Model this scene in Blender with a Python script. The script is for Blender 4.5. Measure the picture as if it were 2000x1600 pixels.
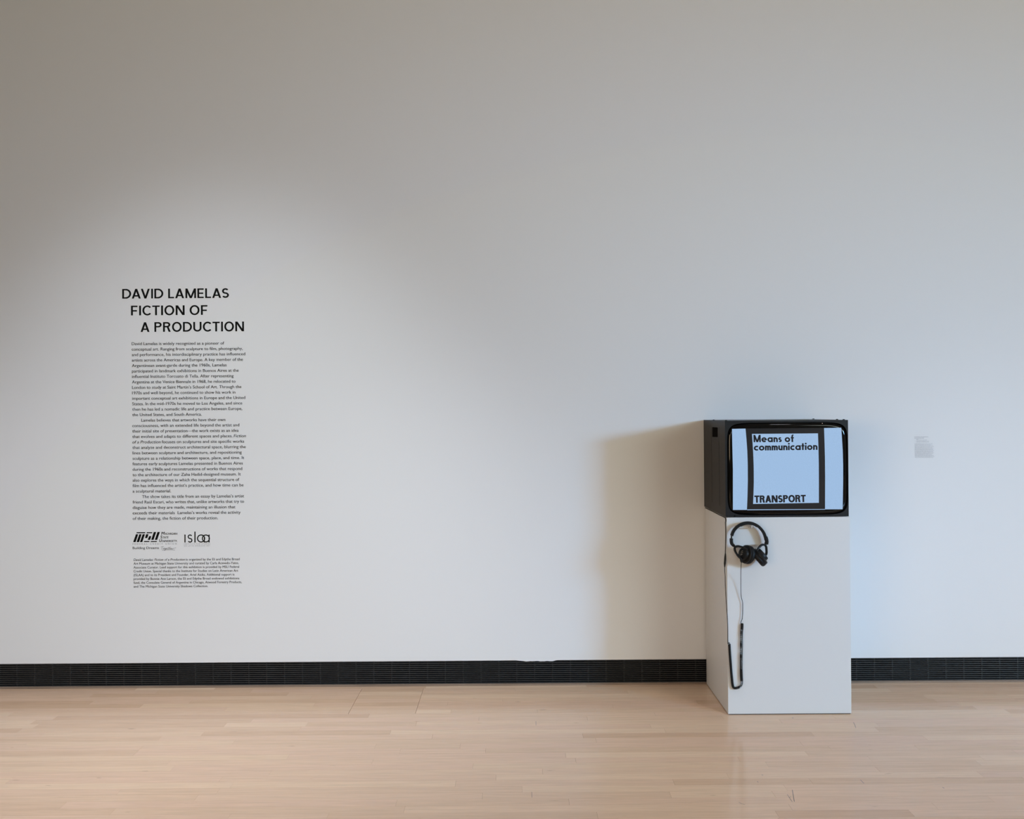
import bpy, math, random
from mathutils import Matrix, Vector

for o in list(bpy.data.objects):
    bpy.data.objects.remove(o)
SC = bpy.context.scene
COL = SC.collection

# ------------------------------------------------------------------ camera
F_PX, YAW, PITCH, ROLL, EYE, DIST = 1674.3, -0.0016, 0.0025, 0.0074, 1.5453, 4.85
_r0 = Vector((math.cos(YAW), -math.sin(YAW), 0)); _f0 = Vector((math.sin(YAW), math.cos(YAW), 0)); _u0 = Vector((0, 0, 1))
FWD = _f0 * math.cos(PITCH) + _u0 * math.sin(PITCH)
_u1 = -_f0 * math.sin(PITCH) + _u0 * math.cos(PITCH)
RGT = _r0 * math.cos(ROLL) - _u1 * math.sin(ROLL)
UPV = _r0 * math.sin(ROLL) + _u1 * math.cos(ROLL)
CAM = Vector((0, -DIST, EYE))
cam_data = bpy.data.cameras.new('camera')
cam_data.sensor_width = 36.0
cam_data.lens = 36.0 * F_PX / 2000.0
cam = bpy.data.objects.new('camera', cam_data)
COL.objects.link(cam)
cam.matrix_world = Matrix(((RGT.x, UPV.x, -FWD.x, CAM.x), (RGT.y, UPV.y, -FWD.y, CAM.y), (RGT.z, UPV.z, -FWD.z, CAM.z), (0, 0, 0, 1)))
SC.camera = cam

# ------------------------------------------------------------------ world, lights, exposure
world = bpy.data.worlds.new('world'); SC.world = world; world.use_nodes = True
world.node_tree.nodes['Background'].inputs[0].default_value = (0.75, 0.87, 1.0, 1)
world.node_tree.nodes['Background'].inputs[1].default_value = 0.3
SC.view_settings.view_transform = 'Standard'
SC.view_settings.look = 'None'
SC.view_settings.gamma = 1.0
SC.view_settings.use_curve_mapping = False
SC.view_settings.exposure = 0.0

def aim(o, target):
    d = Vector(target) - o.location
    o.rotation_euler = d.to_track_quat('-Z', 'Y').to_euler()

def area_light(name, loc, target, sx, sy, watts, color, spread=180):
    l = bpy.data.lights.new(name, 'AREA'); l.shape = 'RECTANGLE'; l.size = sx; l.size_y = sy
    l.energy = watts; l.color = color; l.spread = math.radians(spread)
    o = bpy.data.objects.new(name, l); COL.objects.link(o); o.location = loc; aim(o, target)
    return o

def spot_light(name, loc, target, watts, color, angle, blend, radius):
    l = bpy.data.lights.new(name, 'SPOT'); l.energy = watts; l.color = color
    l.spot_size = math.radians(angle); l.spot_blend = blend; l.shadow_soft_size = radius
    o = bpy.data.objects.new(name, l); COL.objects.link(o); o.location = loc; aim(o, target)
    return o

WIN_Y, WIN_Z, WIN_W, WIN_H, ROOM_R = -10.15, 3.5, 2.6, 1.6, 13.4
K_WIN, K_FLA, K_FLB, K_FILL, K_FILLB, K_LEFT, K_SPOT = (0.302, 0.597, 1.0), (0.84, 0.885, 1.0), (0.90, 0.89, 0.99), (1.0, 1.0, 1.0), (0.882, 1.0, 0.923), (1.0, 0.77, 0.51), (0.807, 0.899, 1.0)
P_WIN, P_FLA, P_FLB, P_FILL, P_FILLB, P_LEFT, P_SPOT = 47.5, 292, 212, 105, 716, 21, 345
area_light('window_daylight', (ROOM_R - 0.03, WIN_Y, WIN_Z), (2.0, 0.0, 0.75), WIN_W, WIN_H, P_WIN, K_WIN, 29)
# unseen soft fill from behind the camera, added to brighten the wall
area_light('rear_fill_light', (-2.5, -13.5, 4.1), (0.0, 0.0, 1.8), 5.0, 1.8, P_FILL, K_FILL)
area_light('rear_fill_light', (7.0, -13.5, 4.1), (3.0, 0.0, 1.8), 12.0, 1.8, P_FILLB, K_FILLB)
area_light('left_fill_light', (-7.0, -11.0, 2.2), (2.3, 0.0, 1.9), 5.0, 3.0, P_LEFT, K_LEFT, 44)  # warm fill from the left, added for the wall shadow and pedestal side
# gallery track lamps on the ceiling, shining down on the floor and at the wall text
for lx, p, k in ((-3.0, P_FLA, K_FLA), (-0.5, P_FLA, K_FLA), (2.6, P_FLB, K_FLB), (4.6, P_FLB, K_FLB)):
    spot_light('ceiling_downlight', (lx, -2.6, 5.0), (lx, -1.3, 0), p, k, 54, 1.0, 0.15)
spot_light('text_spotlight', (-1.5, -2.9, 4.9), (-1.75, -0.10, 0.0), P_SPOT, K_SPOT, 55, 1.0, 0.2)

# ------------------------------------------------------------------ helpers
def ray(px, py):
    return (FWD * F_PX + RGT * (px - 1000.0) - UPV * (py - 800.0)).normalized()

def at_y(px, py, y=0.0):
    """point of the upright plane at depth y that the photograph shows at (px, py)"""
    d = ray(px, py); t = (y - CAM.y) / d.y
    return CAM + d * t

def on_floor(px, py, z=0.0):
    d = ray(px, py); t = (z - CAM.z) / d.z
    return CAM + d * t

def tag(o, label=None, cat=None, group=None, kind=None):
    if label: o['label'] = label
    if cat: o['category'] = cat
    if group: o['group'] = group
    if kind: o['kind'] = kind
    return o

def origin_of(o):
    v = Vector((0, 0, 0))
    while o is not None:
        v += o.location; o = o.parent
    return v

def thing(name, loc, label=None, cat=None, group=None):
    o = bpy.data.objects.new(name, None); COL.objects.link(o); o.location = loc
    o.empty_display_size = 0.05
    return tag(o, label, cat, group)

def build(name, verts, faces, material, parent=None, smooth=False, loc=None):
    """links one mesh; verts are in room coordinates; the origin goes to loc (default: the parent's, else the mesh centre)"""
    vs = [Vector(v) for v in verts]
    base = origin_of(parent) if parent else Vector((0, 0, 0))
    if loc is None:
        loc = sum(vs, Vector((0, 0, 0))) / max(1, len(vs))
    loc = Vector(loc)
    me = bpy.data.meshes.new(name)
    me.from_pydata([tuple(v - loc) for v in vs], [], faces)
    me.materials.append(material)
    if smooth:
        for p in me.polygons: p.use_smooth = True
    me.update()
    o = bpy.data.objects.new(name, me); COL.objects.link(o)
    o.parent = parent
    o.location = loc - base
    return o

class MB:
    def __init__(self): self.v = []; self.f = []
    def add(self, vs, fs):
        n = len(self.v); self.v += [tuple(p) for p in vs]; self.f += [tuple(i + n for i in f) for f in fs]
        return self
    def box(self, x0, x1, y0, y1, z0, z1):
        vs = [(x, y, z) for z in (z0, z1) for y in (y0, y1) for x in (x0, x1)]
        return self.add(vs, [(0, 2, 3, 1), (4, 5, 7, 6), (0, 1, 5, 4), (2, 6, 7, 3), (0, 4, 6, 2), (1, 3, 7, 5)])
    def tube(self, pts, rad, n=8, cap=True, flat=None):
        """sweep; rad a number or list; flat=(rx, ry) scale pairs along normal / binormal"""
        pts = [Vector(p) for p in pts]; m = len(pts)
        rs = rad if isinstance(rad, (list, tuple)) else [rad] * m
        T = []
        for i in range(m):
            a = pts[max(0, i - 1)]; b = pts[min(m - 1, i + 1)]
            T.append((b - a).normalized())
        ref = Vector((0, 1, 0)) if abs(T[0].y) < 0.9 else Vector((1, 0, 0))
        nrm = (ref - T[0] * ref.dot(T[0])).normalized()
        rings = []
        for i in range(m):
            nrm = (nrm - T[i] * nrm.dot(T[i])).normalized()
            b = T[i].cross(nrm)
            fx, fy = flat if flat else (1, 1)
            rings.append([pts[i] + (nrm * (math.cos(2 * math.pi * k / n) * fx) + b * (math.sin(2 * math.pi * k / n) * fy)) * rs[i] for k in range(n)])
        vs = [p for r in rings for p in r]; fs = []
        for i in range(m - 1):
            for k in range(n):
                a = i * n + k; b2 = i * n + (k + 1) % n
                fs.append((a, b2, b2 + n, a + n))
        if cap:
            fs.append(tuple(range(n - 1, -1, -1))); fs.append(tuple((m - 1) * n + k for k in range(n)))
        return self.add(vs, fs)
    def lathe(self, c, axis, prof, n=28, ref=None, squash=1.0):
        """prof: (radius, distance along axis); revolved about axis through c; squash narrows one diameter"""
        c = Vector(c); ax = Vector(axis).normalized()
        r0 = Vector(ref) if ref else (Vector((0, 0, 1)) if abs(ax.z) < 0.9 else Vector((1, 0, 0)))
        u = (r0 - ax * r0.dot(ax)).normalized(); w = ax.cross(u)
        vs = []; fs = []; m = len(prof)
        for (r, h) in prof:
            for k in range(n):
                a = 2 * math.pi * k / n
                vs.append(c + ax * h + u * (r * math.cos(a)) + w * (r * math.sin(a) * squash))
        for i in range(m - 1):
            for k in range(n):
                a = i * n + k; b = i * n + (k + 1) % n
                fs.append((a, b, b + n, a + n))
        fs.append(tuple(range(n - 1, -1, -1))); fs.append(tuple((m - 1) * n + k for k in range(n)))
        return self.add(vs, fs)
    def build(self, name, material, parent=None, smooth=False, loc=None):
        return build(name, self.v, self.f, material, parent, smooth, loc)

def bevel(o, w, seg=2, angle=35):
    m = o.modifiers.new('bevel', 'BEVEL'); m.width = w; m.segments = seg; m.limit_method = 'ANGLE'; m.angle_limit = math.radians(angle)
    return o

def smooth_angle(o, deg=40):
    for p in o.data.polygons: p.use_smooth = True
    o.data.set_sharp_from_angle(angle=math.radians(deg))
    return o

def spline(pts, per=10):
    pts = [Vector(p) for p in pts]; out = []
    for i in range(len(pts) - 1):
        p0 = pts[max(0, i - 1)]; p1 = pts[i]; p2 = pts[i + 1]; p3 = pts[min(len(pts) - 1, i + 2)]
        for k in range(per):
            t = k / per
            out.append(0.5 * ((2 * p1) + (p2 - p0) * t + (2 * p0 - 5 * p1 + 4 * p2 - p3) * t * t + (3 * p1 - p0 - 3 * p2 + p3) * t ** 3))
    out.append(pts[-1])
    return out

# ------------------------------------------------------------------ materials
def mat(name, color, rough=0.5, metal=0.0, spec=0.5, emit=None, emit_s=0.0, trans=0.0, ior=1.45, coat=0.0):
    m = bpy.data.materials.new(name); m.use_nodes = True
    b = m.node_tree.nodes['Principled BSDF']
    b.inputs['Base Color'].default_value = (*color, 1); b.inputs['Roughness'].default_value = rough
    b.inputs['Metallic'].default_value = metal; b.inputs['Specular IOR Level'].default_value = spec
    b.inputs['Transmission Weight'].default_value = trans; b.inputs['IOR'].default_value = ior
    b.inputs['Coat Weight'].default_value = coat
    if emit:
        b.inputs['Emission Color'].default_value = (*emit, 1); b.inputs['Emission Strength'].default_value = emit_s
    return m

def nodes(m):
    nt = m.node_tree
    return nt, nt.nodes['Principled BSDF']

def noise_bump(m, scale, strength, dist=0.002, detail=3):
    nt, b = nodes(m)
    g = nt.nodes.new('ShaderNodeNewGeometry'); n = nt.nodes.new('ShaderNodeTexNoise')
    n.inputs['Scale'].default_value = scale; n.inputs['Detail'].default_value = detail
    nt.links.new(g.outputs['Position'], n.inputs['Vector'])
    bp = nt.nodes.new('ShaderNodeBump'); bp.inputs['Strength'].default_value = strength; bp.inputs['Distance'].default_value = dist
    nt.links.new(n.outputs['Fac'], bp.inputs['Height']); nt.links.new(bp.outputs['Normal'], b.inputs['Normal'])
    return m

def noise_tint(m, c1, c2, scale, stretch=(1, 1, 1), lo=0.35, hi=0.65, detail=4):
    nt, b = nodes(m)
    g = nt.nodes.new('ShaderNodeNewGeometry'); mp = nt.nodes.new('ShaderNodeMapping'); n = nt.nodes.new('ShaderNodeTexNoise')
    mp.inputs['Scale'].default_value = stretch
    n.inputs['Scale'].default_value = scale; n.inputs['Detail'].default_value = detail
    r = nt.nodes.new('ShaderNodeValToRGB')
    r.color_ramp.elements[0].position = lo; r.color_ramp.elements[0].color = (*c1, 1)
    r.color_ramp.elements[1].position = hi; r.color_ramp.elements[1].color = (*c2, 1)
    nt.links.new(g.outputs['Position'], mp.inputs['Vector']); nt.links.new(mp.outputs['Vector'], n.inputs['Vector'])
    nt.links.new(n.outputs['Fac'], r.inputs['Fac']); nt.links.new(r.outputs['Color'], b.inputs['Base Color'])
    return m

M_wall = noise_bump(mat('white_wall_paint', (0.80, 0.80, 0.795), 0.75, spec=0.25), 90, 0.06, 0.0012)
M_room = mat('pale_room_paint', (0.62, 0.60, 0.58), 0.8, spec=0.2)
M_pedestal = noise_bump(mat('white_pedestal_paint', (0.73, 0.735, 0.73), 0.5, spec=0.3), 140, 0.04, 0.0008)
M_shadow_base = mat('dark_gap_shade', (0.03, 0.03, 0.03), 0.8)  # near-black colour paints in the shade of the gap under the pedestal
M_black_metal = noise_bump(noise_tint(mat('black_cabinet_metal', (0.011, 0.011, 0.012), 0.45, spec=0.32), (0.0085, 0.0088, 0.0100), (0.0125, 0.0125, 0.0135), 30), 600, 0.10, 0.0006)
M_void = mat('black_void', (0.004, 0.004, 0.004), 0.9, spec=0.1)
M_glass = mat('dark_tube_glass', (0.003, 0.003, 0.003), 0.05, spec=0.3)
M_rubber = mat('black_rubber', (0.012, 0.012, 0.012), 0.7, spec=0.3)
M_plastic = mat('black_satin_plastic', (0.006, 0.0065, 0.007), 0.42, spec=0.32)
M_leather = noise_bump(mat('black_leatherette', (0.006, 0.006, 0.0065), 0.5, spec=0.3), 700, 0.25, 0.0006)
M_cord = mat('black_cord_sheath', (0.010, 0.010, 0.011), 0.5, spec=0.35)
M_silver = mat('silver_print', (0.62, 0.58, 0.52), 0.35, metal=0.6)
M_hook = mat('clear_plastic', (0.90, 0.91, 0.92), 0.25, trans=0.35, ior=1.3)
M_vinyl = mat('black_vinyl', (0.005, 0.005, 0.005), 0.6, spec=0.1)
M_vinyl_soft = mat('charcoal_vinyl', (0.012, 0.010, 0.010), 0.6, spec=0.1)
M_vinyl_grey = mat('grey_vinyl', (0.22, 0.22, 0.22), 0.6, spec=0.3)
M_vinyl_pale = mat('pale_grey_vinyl', (0.34, 0.34, 0.35), 0.6, spec=0.3)
M_scuff = mat('dark_scuff', (0.17, 0.155, 0.14), 0.5)

def wood_material():
    m = mat('pale_maple', (0.62, 0.47, 0.35), 0.17, spec=0.5)
    nt, b = nodes(m); L = nt.links
    info = nt.nodes.new('ShaderNodeObjectInfo'); geo = nt.nodes.new('ShaderNodeNewGeometry')
    wn = nt.nodes.new('ShaderNodeTexWhiteNoise'); wn.noise_dimensions = '4D'
    # tone of each board from its own random number; the far field takes it from the board grid instead
    att = nt.nodes.new('ShaderNodeAttribute'); att.attribute_name = 'board'
    addr = nt.nodes.new('ShaderNodeMath'); addr.operation = 'ADD'
    L.new(info.outputs['Random'], addr.inputs[0]); L.new(att.outputs['Fac'], addr.inputs[1])
    L.new(addr.outputs[0], wn.inputs['W'])
    ramp = nt.nodes.new('ShaderNodeValToRGB'); e = ramp.color_ramp.elements
    e[0].position = 0.0; e[0].color = (0.669, 0.437, 0.285, 1)
    e[1].position = 1.0; e[1].color = (0.819, 0.582, 0.397, 1)
    for pos, c in ((0.10, (0.713, 0.478, 0.317, 1)), (0.35, (0.756, 0.518, 0.350, 1)), (0.55, (0.769, 0.518, 0.360, 1)), (0.8, (0.787, 0.550, 0.370, 1))):
        x = e.new(pos); x.color = c
    L.new(wn.outputs['Value'], ramp.inputs['Fac'])
    # grain, stretched along the boards, shifted per board
    comb = nt.nodes.new('ShaderNodeCombineXYZ'); mul = nt.nodes.new('ShaderNodeMath'); mul.operation = 'MULTIPLY'; mul.inputs[1].default_value = 37.0
    L.new(addr.outputs[0], mul.inputs[0]); L.new(mul.outputs[0], comb.inputs['Z'])
    va = nt.nodes.new('ShaderNodeVectorMath'); va.operation = 'ADD'
    L.new(geo.outputs['Position'], va.inputs[0]); L.new(comb.outputs[0], va.inputs[1])
    mp = nt.nodes.new('ShaderNodeMapping'); mp.inputs['Scale'].default_value = (1.6, 26, 1)
    L.new(va.outputs[0], mp.inputs['Vector'])
    n1 = nt.nodes.new('ShaderNodeTexNoise'); n1.inputs['Scale'].default_value = 3.0; n1.inputs['Detail'].default_value = 6; n1.inputs['Roughness'].default_value = 0.6
    L.new(mp.outputs[0], n1.inputs['Vector'])
    mr = nt.nodes.new('ShaderNodeMapRange'); mr.inputs['From Min'].default_value = 0.3; mr.inputs['From Max'].default_value = 0.72
    mr.inputs['To Min'].default_value = 0.90; mr.inputs['To Max'].default_value = 1.05
    L.new(n1.outputs['Fac'], mr.inputs['Value'])
    # sparse mineral streaks and pin knots
    mp2 = nt.nodes.new('ShaderNodeMapping'); mp2.inputs['Scale'].default_value = (11, 48, 1)
    L.new(va.outputs[0], mp2.inputs['Vector'])
    n2 = nt.nodes.new('ShaderNodeTexNoise'); n2.inputs['Scale'].default_value = 1.0; n2.inputs['Detail'].default_value = 1.5
    L.new(mp2.outputs[0], n2.inputs['Vector'])
    mr2 = nt.nodes.new('ShaderNodeMapRange'); mr2.inputs['From Min'].default_value = 0.75; mr2.inputs['From Max'].default_value = 0.86
    mr2.inputs['To Min'].default_value = 1.0; mr2.inputs['To Max'].default_value = 0.6
    L.new(n2.outputs['Fac'], mr2.inputs['Value'])
    mm = nt.nodes.new('ShaderNodeMath'); mm.operation = 'MULTIPLY'; L.new(mr.outputs[0], mm.inputs[0]); L.new(mr2.outputs[0], mm.inputs[1])
    mix = nt.nodes.new('ShaderNodeVectorMath'); mix.operation = 'SCALE'
    L.new(ramp.outputs['Color'], mix.inputs[0]); L.new(mm.outputs[0], mix.inputs['Scale'])
    L.new(mix.outputs[0], b.inputs['Base Color'])
    rr = nt.nodes.new('ShaderNodeMapRange'); rr.inputs['To Min'].default_value = 0.11; rr.inputs['To Max'].default_value = 0.19
    L.new(n1.outputs['Fac'], rr.inputs['Value']); L.new(rr.outputs[0], b.inputs['Roughness'])
    bp = nt.nodes.new('ShaderNodeBump'); bp.inputs['Strength'].default_value = 0.05; bp.inputs['Distance'].default_value = 0.001
    L.new(n1.outputs['Fac'], bp.inputs['Height']); L.new(bp.outputs['Normal'], b.inputs['Normal'])
    return m
M_wood = wood_material()
M_trim = noise_tint(mat('maple_trim', (0.5, 0.38, 0.28), 0.35), (0.22, 0.155, 0.11), (0.28, 0.20, 0.145), 4, (1, 30, 30))
M_gap = mat('dark_floor_joint', (0.16, 0.11, 0.075), 0.7)

def grille_material():
    m = mat('black_grille_aluminium', (0.02, 0.021, 0.023), 0.42, spec=0.5)
    nt, b = nodes(m); L = nt.links
    geo = nt.nodes.new('ShaderNodeNewGeometry')
    n = nt.nodes.new('ShaderNodeTexNoise'); n.inputs['Scale'].default_value = 9; n.inputs['Detail'].default_value = 8; n.inputs['Roughness'].default_value = 0.75
    mp = nt.nodes.new('ShaderNodeMapping'); mp.inputs['Scale'].default_value = (1, 1, 4)
    L.new(geo.outputs['Position'], mp.inputs['Vector']); L.new(mp.outputs[0], n.inputs['Vector'])
    r = nt.nodes.new('ShaderNodeValToRGB'); e = r.color_ramp.elements
    e[0].position = 0.30; e[0].color = (0.016, 0.017, 0.018, 1); e[1].position = 0.62; e[1].color = (0.030, 0.032, 0.034, 1)
    x = e.new(0.69); x.color = (0.055, 0.057, 0.06, 1)
    x = e.new(0.74); x.color = (0.30, 0.30, 0.32, 1)
    L.new(n.outputs['Fac'], r.inputs['Fac']); L.new(r.outputs['Color'], b.inputs['Base Color'])
    return m
M_grille = grille_material()

# ------------------------------------------------------------------ the room
XL, XR, YF, ZC = -12.0, ROOM_R, -13.6, 5.3
G_TOP, G_BOT = 0.1386, 0.0125           # the slot for the grille at the foot of the wall

def structure(name, mb, material, parent=None):
    o = mb.build(name, material, parent)
    if parent is None: o['kind'] = 'structure'
    return o

wall_back = structure('wall_back', MB().box(XL, XR, 0.0, 0.14, G_TOP, ZC), M_wall)
tag(wall_back, 'tall plain white gallery wall behind the monitor and the wall text', None)
structure('wall_left', MB().box(XL - 0.14, XL, YF, 0.14, 0, ZC), M_room)
structure('wall_front', MB().box(XL, XR, YF - 0.14, YF, 0, ZC), M_room)
structure('ceiling', MB().box(XL - 0.14, XR + 0.14, YF - 0.14, 0.14, ZC, ZC + 0.1), M_room)
wr = MB()
wy0, wy1, wz0, wz1 = WIN_Y - WIN_W / 2, WIN_Y + WIN_W / 2, WIN_Z - WIN_H / 2, WIN_Z + WIN_H / 2
wr.box(XR, XR + 0.14, YF, wy0, 0, ZC); wr.box(XR, XR + 0.14, wy1, 0.14, 0, ZC)
wr.box(XR, XR + 0.14, wy0, wy1, 0, wz0); wr.box(XR, XR + 0.14, wy0, wy1, wz1, ZC)
structure('wall_right', wr, M_room)
wf = MB()
for (a, b, c, d) in ((wy0 - 0.05, wy0, wz0 - 0.05, wz1 + 0.05), (wy1, wy1 + 0.05, wz0 - 0.05, wz1 + 0.05), (wy0, wy1, wz0 - 0.05, wz0), (wy0, wy1, wz1, wz1 + 0.05)):
    wf.box(XR - 0.02, XR, a, b, c, d)
structure('window_1', wf, M_room)
# a smear of wall paint run over the top of the grille
p0 = at_y(1008, 1290, 0).x; p1 = at_y(1089, 1290, 0).x
random.seed(4)
sm = []; N = 26
for i in range(N + 1):
    t = i / N; x = p0 + (p1 - p0) * t
    dz = 0.0055 * min(1, 5 * t, 7 * (1 - t)) * (0.75 + 0.5 * random.random())
    sm += [(x, -0.0008, G_TOP + 0.004), (x, -0.0008, G_TOP - dz)]
build('paint_smear', sm + [(v[0], 0.004, v[2]) for v in sm], [(2 * i, 2 * i + 1, 2 * i + 3, 2 * i + 2) for i in range(N)] +
      [(2 * i + 1, 2 * i + 1 + 2 * (N + 1), 2 * i + 3 + 2 * (N + 1), 2 * i + 3) for i in range(N)], M_wall, wall_back)

# grille: linear bars, upright ties behind them, dark duct behind
grille = tag(bpy.data.objects.new('baseboard_back', None), 'black linear bar grille running along the foot of the white wall', None, None, 'structure')
COL.objects.link(grille); grille.location = (0, 0.0, 0.0)
GX0, GX1 = -5.2, 5.6
MB().box(GX0, GX1, 0.05, 0.06, G_BOT, G_TOP).build('duct_back', M_void, grille)
MB().box(GX0, GX1, 0.001, 0.05, G_BOT - 0.003, G_BOT + 0.002).build('sill_bar', M_grille, grille)
MB().box(GX0, GX1, 0.0015, 0.012, G_TOP - 0.006, G_TOP).build('top_bar', M_grille, grille)
NB = 10
pitch = (G_TOP - 0.006 - G_BOT - 0.002) / (NB + 0.5)
slat0 = None
for i in range(NB):
    z = G_BOT + 0.002 + pitch * (i + 0.75)
    if slat0 is None:
        slat0 = MB().box(GX0, GX1, 0.002, 0.018, z - 0.0026, z + 0.0026).build('slat', M_grille, grille)
        base = slat0.location.copy(); z_first = z
    else:
        s = slat0.copy(); COL.objects.link(s); s.location = base + Vector((0, 0, z - z_first))
tx = at_y(1009.3, 1310, 0).x
tie0 = None
k0 = int((GX0 - tx) / 0.1012) + 1
for k in range(k0, int((GX1 - tx) / 0.1012)):
    x = tx + 0.1012 * k
    if tie0 is None:
        tie0 = MB().box(x - 0.0022, x + 0.0022, 0.0075, 0.02, G_BOT + 0.002, G_TOP - 0.006).build('tie_bar', M_grille, grille)
        tb = tie0.location.copy(); x_first = x
    else:
        s = tie0.copy(); COL.objects.link(s); s.location = tb + Vector((x - x_first, 0, 0))
trim = structure('trim_1', MB().box(-11.9, 13.3, -0.012, 0.06, -0.004, G_BOT - 0.0025), M_trim)
bevel(trim, 0.003, 2)
tag(trim, 'thin pale wooden strip under the black wall grille', None)

# floor: maple strips, one object for each board in view, the rest of the room in one field
floor = MB().box(XL, XR, YF, 0.14, -0.10, -0.0125).build('floor', M_gap)
tag(floor, 'pale maple strip floor of the gallery', None, None, 'structure')
ROW = 0.0575; Y_HATCH = on_floor(745, 1394.3).y
HX0, HX1 = on_floor(680.5, 1394).x, on_floor(811.3, 1393.6).x
unit = bpy.data.meshes.new('plank')
cb = MB().box(-0.5, 0.5, -0.5, 0.5, -0.5, 0.5)
unit.from_pydata(cb.v, [], cb.f); unit.materials.append(M_wood); unit.update()
random.seed(11)
far = MB(); far_id = []
n_planks = 0
row_tops = []
y = Y_HATCH + 7 * ROW
row_tops.append((-0.0125, y))
while y > YF + ROW:
    row_tops.append((y, y - ROW)); y -= ROW
for r, (ya, yb) in enumerate(row_tops):
    yc = (ya + yb) / 2
    in_view_row = yc > -1.86
    half = 3.05 * (4.85 + yc) / 4.85 + 0.12      # half width of the frame at this row
    cuts = []
    x = XL + 0.01 - random.random() * 0.6
    while x < XR:
        cuts.append(x); x += random.choice((0.42, 0.55, 0.72, 0.9, 1.05, 1.2, 1.45, 1.7)) * random.uniform(0.9, 1.1)
    cuts.append(XR + 0.1)
    hatch = (-0.42 < yc < -0.07) and 1 <= r <= 7 and yc > Y_HATCH
    if hatch:
        cuts = [c for c in cuts if abs(c - HX0) > 0.13 and abs(c - HX1) > 0.13] + [HX0, HX1]
        cuts.sort()
    for a, b in zip(cuts[:-1], cuts[1:]):
        a = max(a, XL + 0.005); b = min(b, XR - 0.005)
        if b - a < 0.02: continue
        ga = 0.0007 if (hatch and a in (HX0, HX1)) else 0.00024
        gb = 0.0007 if (hatch and b in (HX0, HX1)) else 0.00024
        gy1 = 0.0009 if (r == 7 and a >= HX0 - 0.01 and b <= HX1 + 0.01) else 0.0002
        x0, x1, y0, y1 = a + ga, b - gb, yb + gy1, ya - 0.0002
        dz = random.uniform(-0.00012, 0.0)
        if in_view_row and b > -half and a < half and n_planks < 290:
            o = bpy.data.objects.new('plank', unit); COL.objects.link(o); o.parent = floor
            o.location = Vector(((x0 + x1) / 2, (y0 + y1) / 2, -0.006 + dz)) - floor.location
            o.scale = (x1 - x0, y1 - y0, 0.012)
            n_planks += 1
        else:
            far.box(x0, x1, y0, y1, -0.012 + dz, dz); far_id.append(random.random())
fo = far.build('plank_field', M_wood, floor); fo['kind'] = 'stuff'
att = fo.data.attributes.new('board', 'FLOAT', 'FACE')
for i, p in enumerate(fo.data.polygons): att.data[i].value = far_id[i // 6] * 7.0
# scuffs on the boards in front of the pedestal
for (pts, w) in (([(1547.5, 1543), (1549, 1552), (1551.5, 1566)], 0.0024), ([(1537.5, 1552), (1543, 1560), (1547.5, 1566.5)], 0.0020),
                 ([(1541, 1558), (1545, 1556)], 0.0016), ([(1680.5, 1523.5), (1684, 1527), (1687.5, 1530.5)], 0.0026),
                 ([(1667, 1411), (1670, 1417), (1671.5, 1422)], 0.0020), ([(1840.5, 1538), (1844.5, 1540)], 0.0032),
                 ([(1546.5, 1402.5), (1550, 1402.5)], 0.0060), ([(1487.5, 1513.5), (1490.5, 1514.5)], 0.0040), ([(1479, 1526), (1481, 1528.5)], 0.0024),
                 ([(1038.6, 1547), (1039, 1558)], 0.0016), ([(1443, 1567), (1448, 1570), (1455, 1572)], 0.0018), ([(1046.8, 1409), (1047, 1417)], 0.0018)):
    P = [on_floor(*p, z=0.0003) for p in pts]
    vs = []; fs = []
    for i, p in enumerate(P):
        t = (P[min(i + 1, len(P) - 1)] - P[max(i - 1, 0)]).normalized(); nn = Vector((-t.y, t.x, 0)) * (w / 2)
        vs += [p + nn, p - nn]
        if i: fs.append((2 * i - 2, 2 * i - 1, 2 * i + 1, 2 * i))
    build('scuff_mark', vs, fs, M_scuff, floor)

# ------------------------------------------------------------------ lettering
def font_mesh(text, size=1.0, offset=0.0, shear=0.0, spacing=1.0):
    c = bpy.data.curves.new('lettering', 'FONT'); c.body = text; c.size = size; c.shear = shear
    c.space_character = spacing; c.resolution_u = 3; c.fill_mode = 'FRONT'
    o = bpy.data.objects.new('lettering', c); COL.objects.link(o)
    bpy.context.view_layer.update()
    me = bpy.data.meshes.new_from_object(o.evaluated_get(bpy.context.evaluated_depsgraph_get()))
    vs = [(v.co.x, v.co.y) for v in me.vertices]; fs = [tuple(p.vertices) for p in me.polygons]
    bpy.data.objects.remove(o); bpy.data.curves.remove(c); bpy.data.meshes.remove(me)
    if offset:                                               # heavier weight: the print doubled with a small step
        n = len(vs)
        vs = [(x - offset, y, 0) for x, y in vs] + [(x + offset, y, 1) for x, y in vs]
        fs = fs + [tuple(k + n for k in f) for f in fs]
    else:
        vs = [(x, y, 0) for x, y in vs]
    return vs, fs

_h = font_mesh('H')[0]
CAP = max(v[1] for v in _h)

def place(vs, fs, left, right, base_y, unit_px, y=-0.0006, span=None):
    """fit flat lettering (x, up) between two photo columns on an upright plane: returns room verts"""
    x0 = min(v[0] for v in vs); x1 = max(v[0] for v in vs)
    if span: x0, x1 = span
    pL = at_y(left, base_y, y); pR = at_y(right, base_y, y)
    sx = (pR.x - pL.x) / (x1 - x0)
    scale = DIST + y
    sz = unit_px * scale / F_PX
    return [(pL.x + (v[0] - x0) * sx, y - 0.00006 * (v[2] if len(v) > 2 else 0), pL.z + v[1] * sz) for v in vs], fs

def flip(fs): return [tuple(reversed(f)) for f in fs]

def text_line(name, text, left, right, base_y, cap_px, material, parent, offset=0.0, shear=0.0, spacing=1.0, y=-0.0006):
    vs, fs = font_mesh(text, 1.0, offset, shear, spacing)
    v3, f3 = place(vs, fs, left, right, base_y, cap_px / CAP, y)
    return build(name, v3, f3, material, parent)

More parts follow.
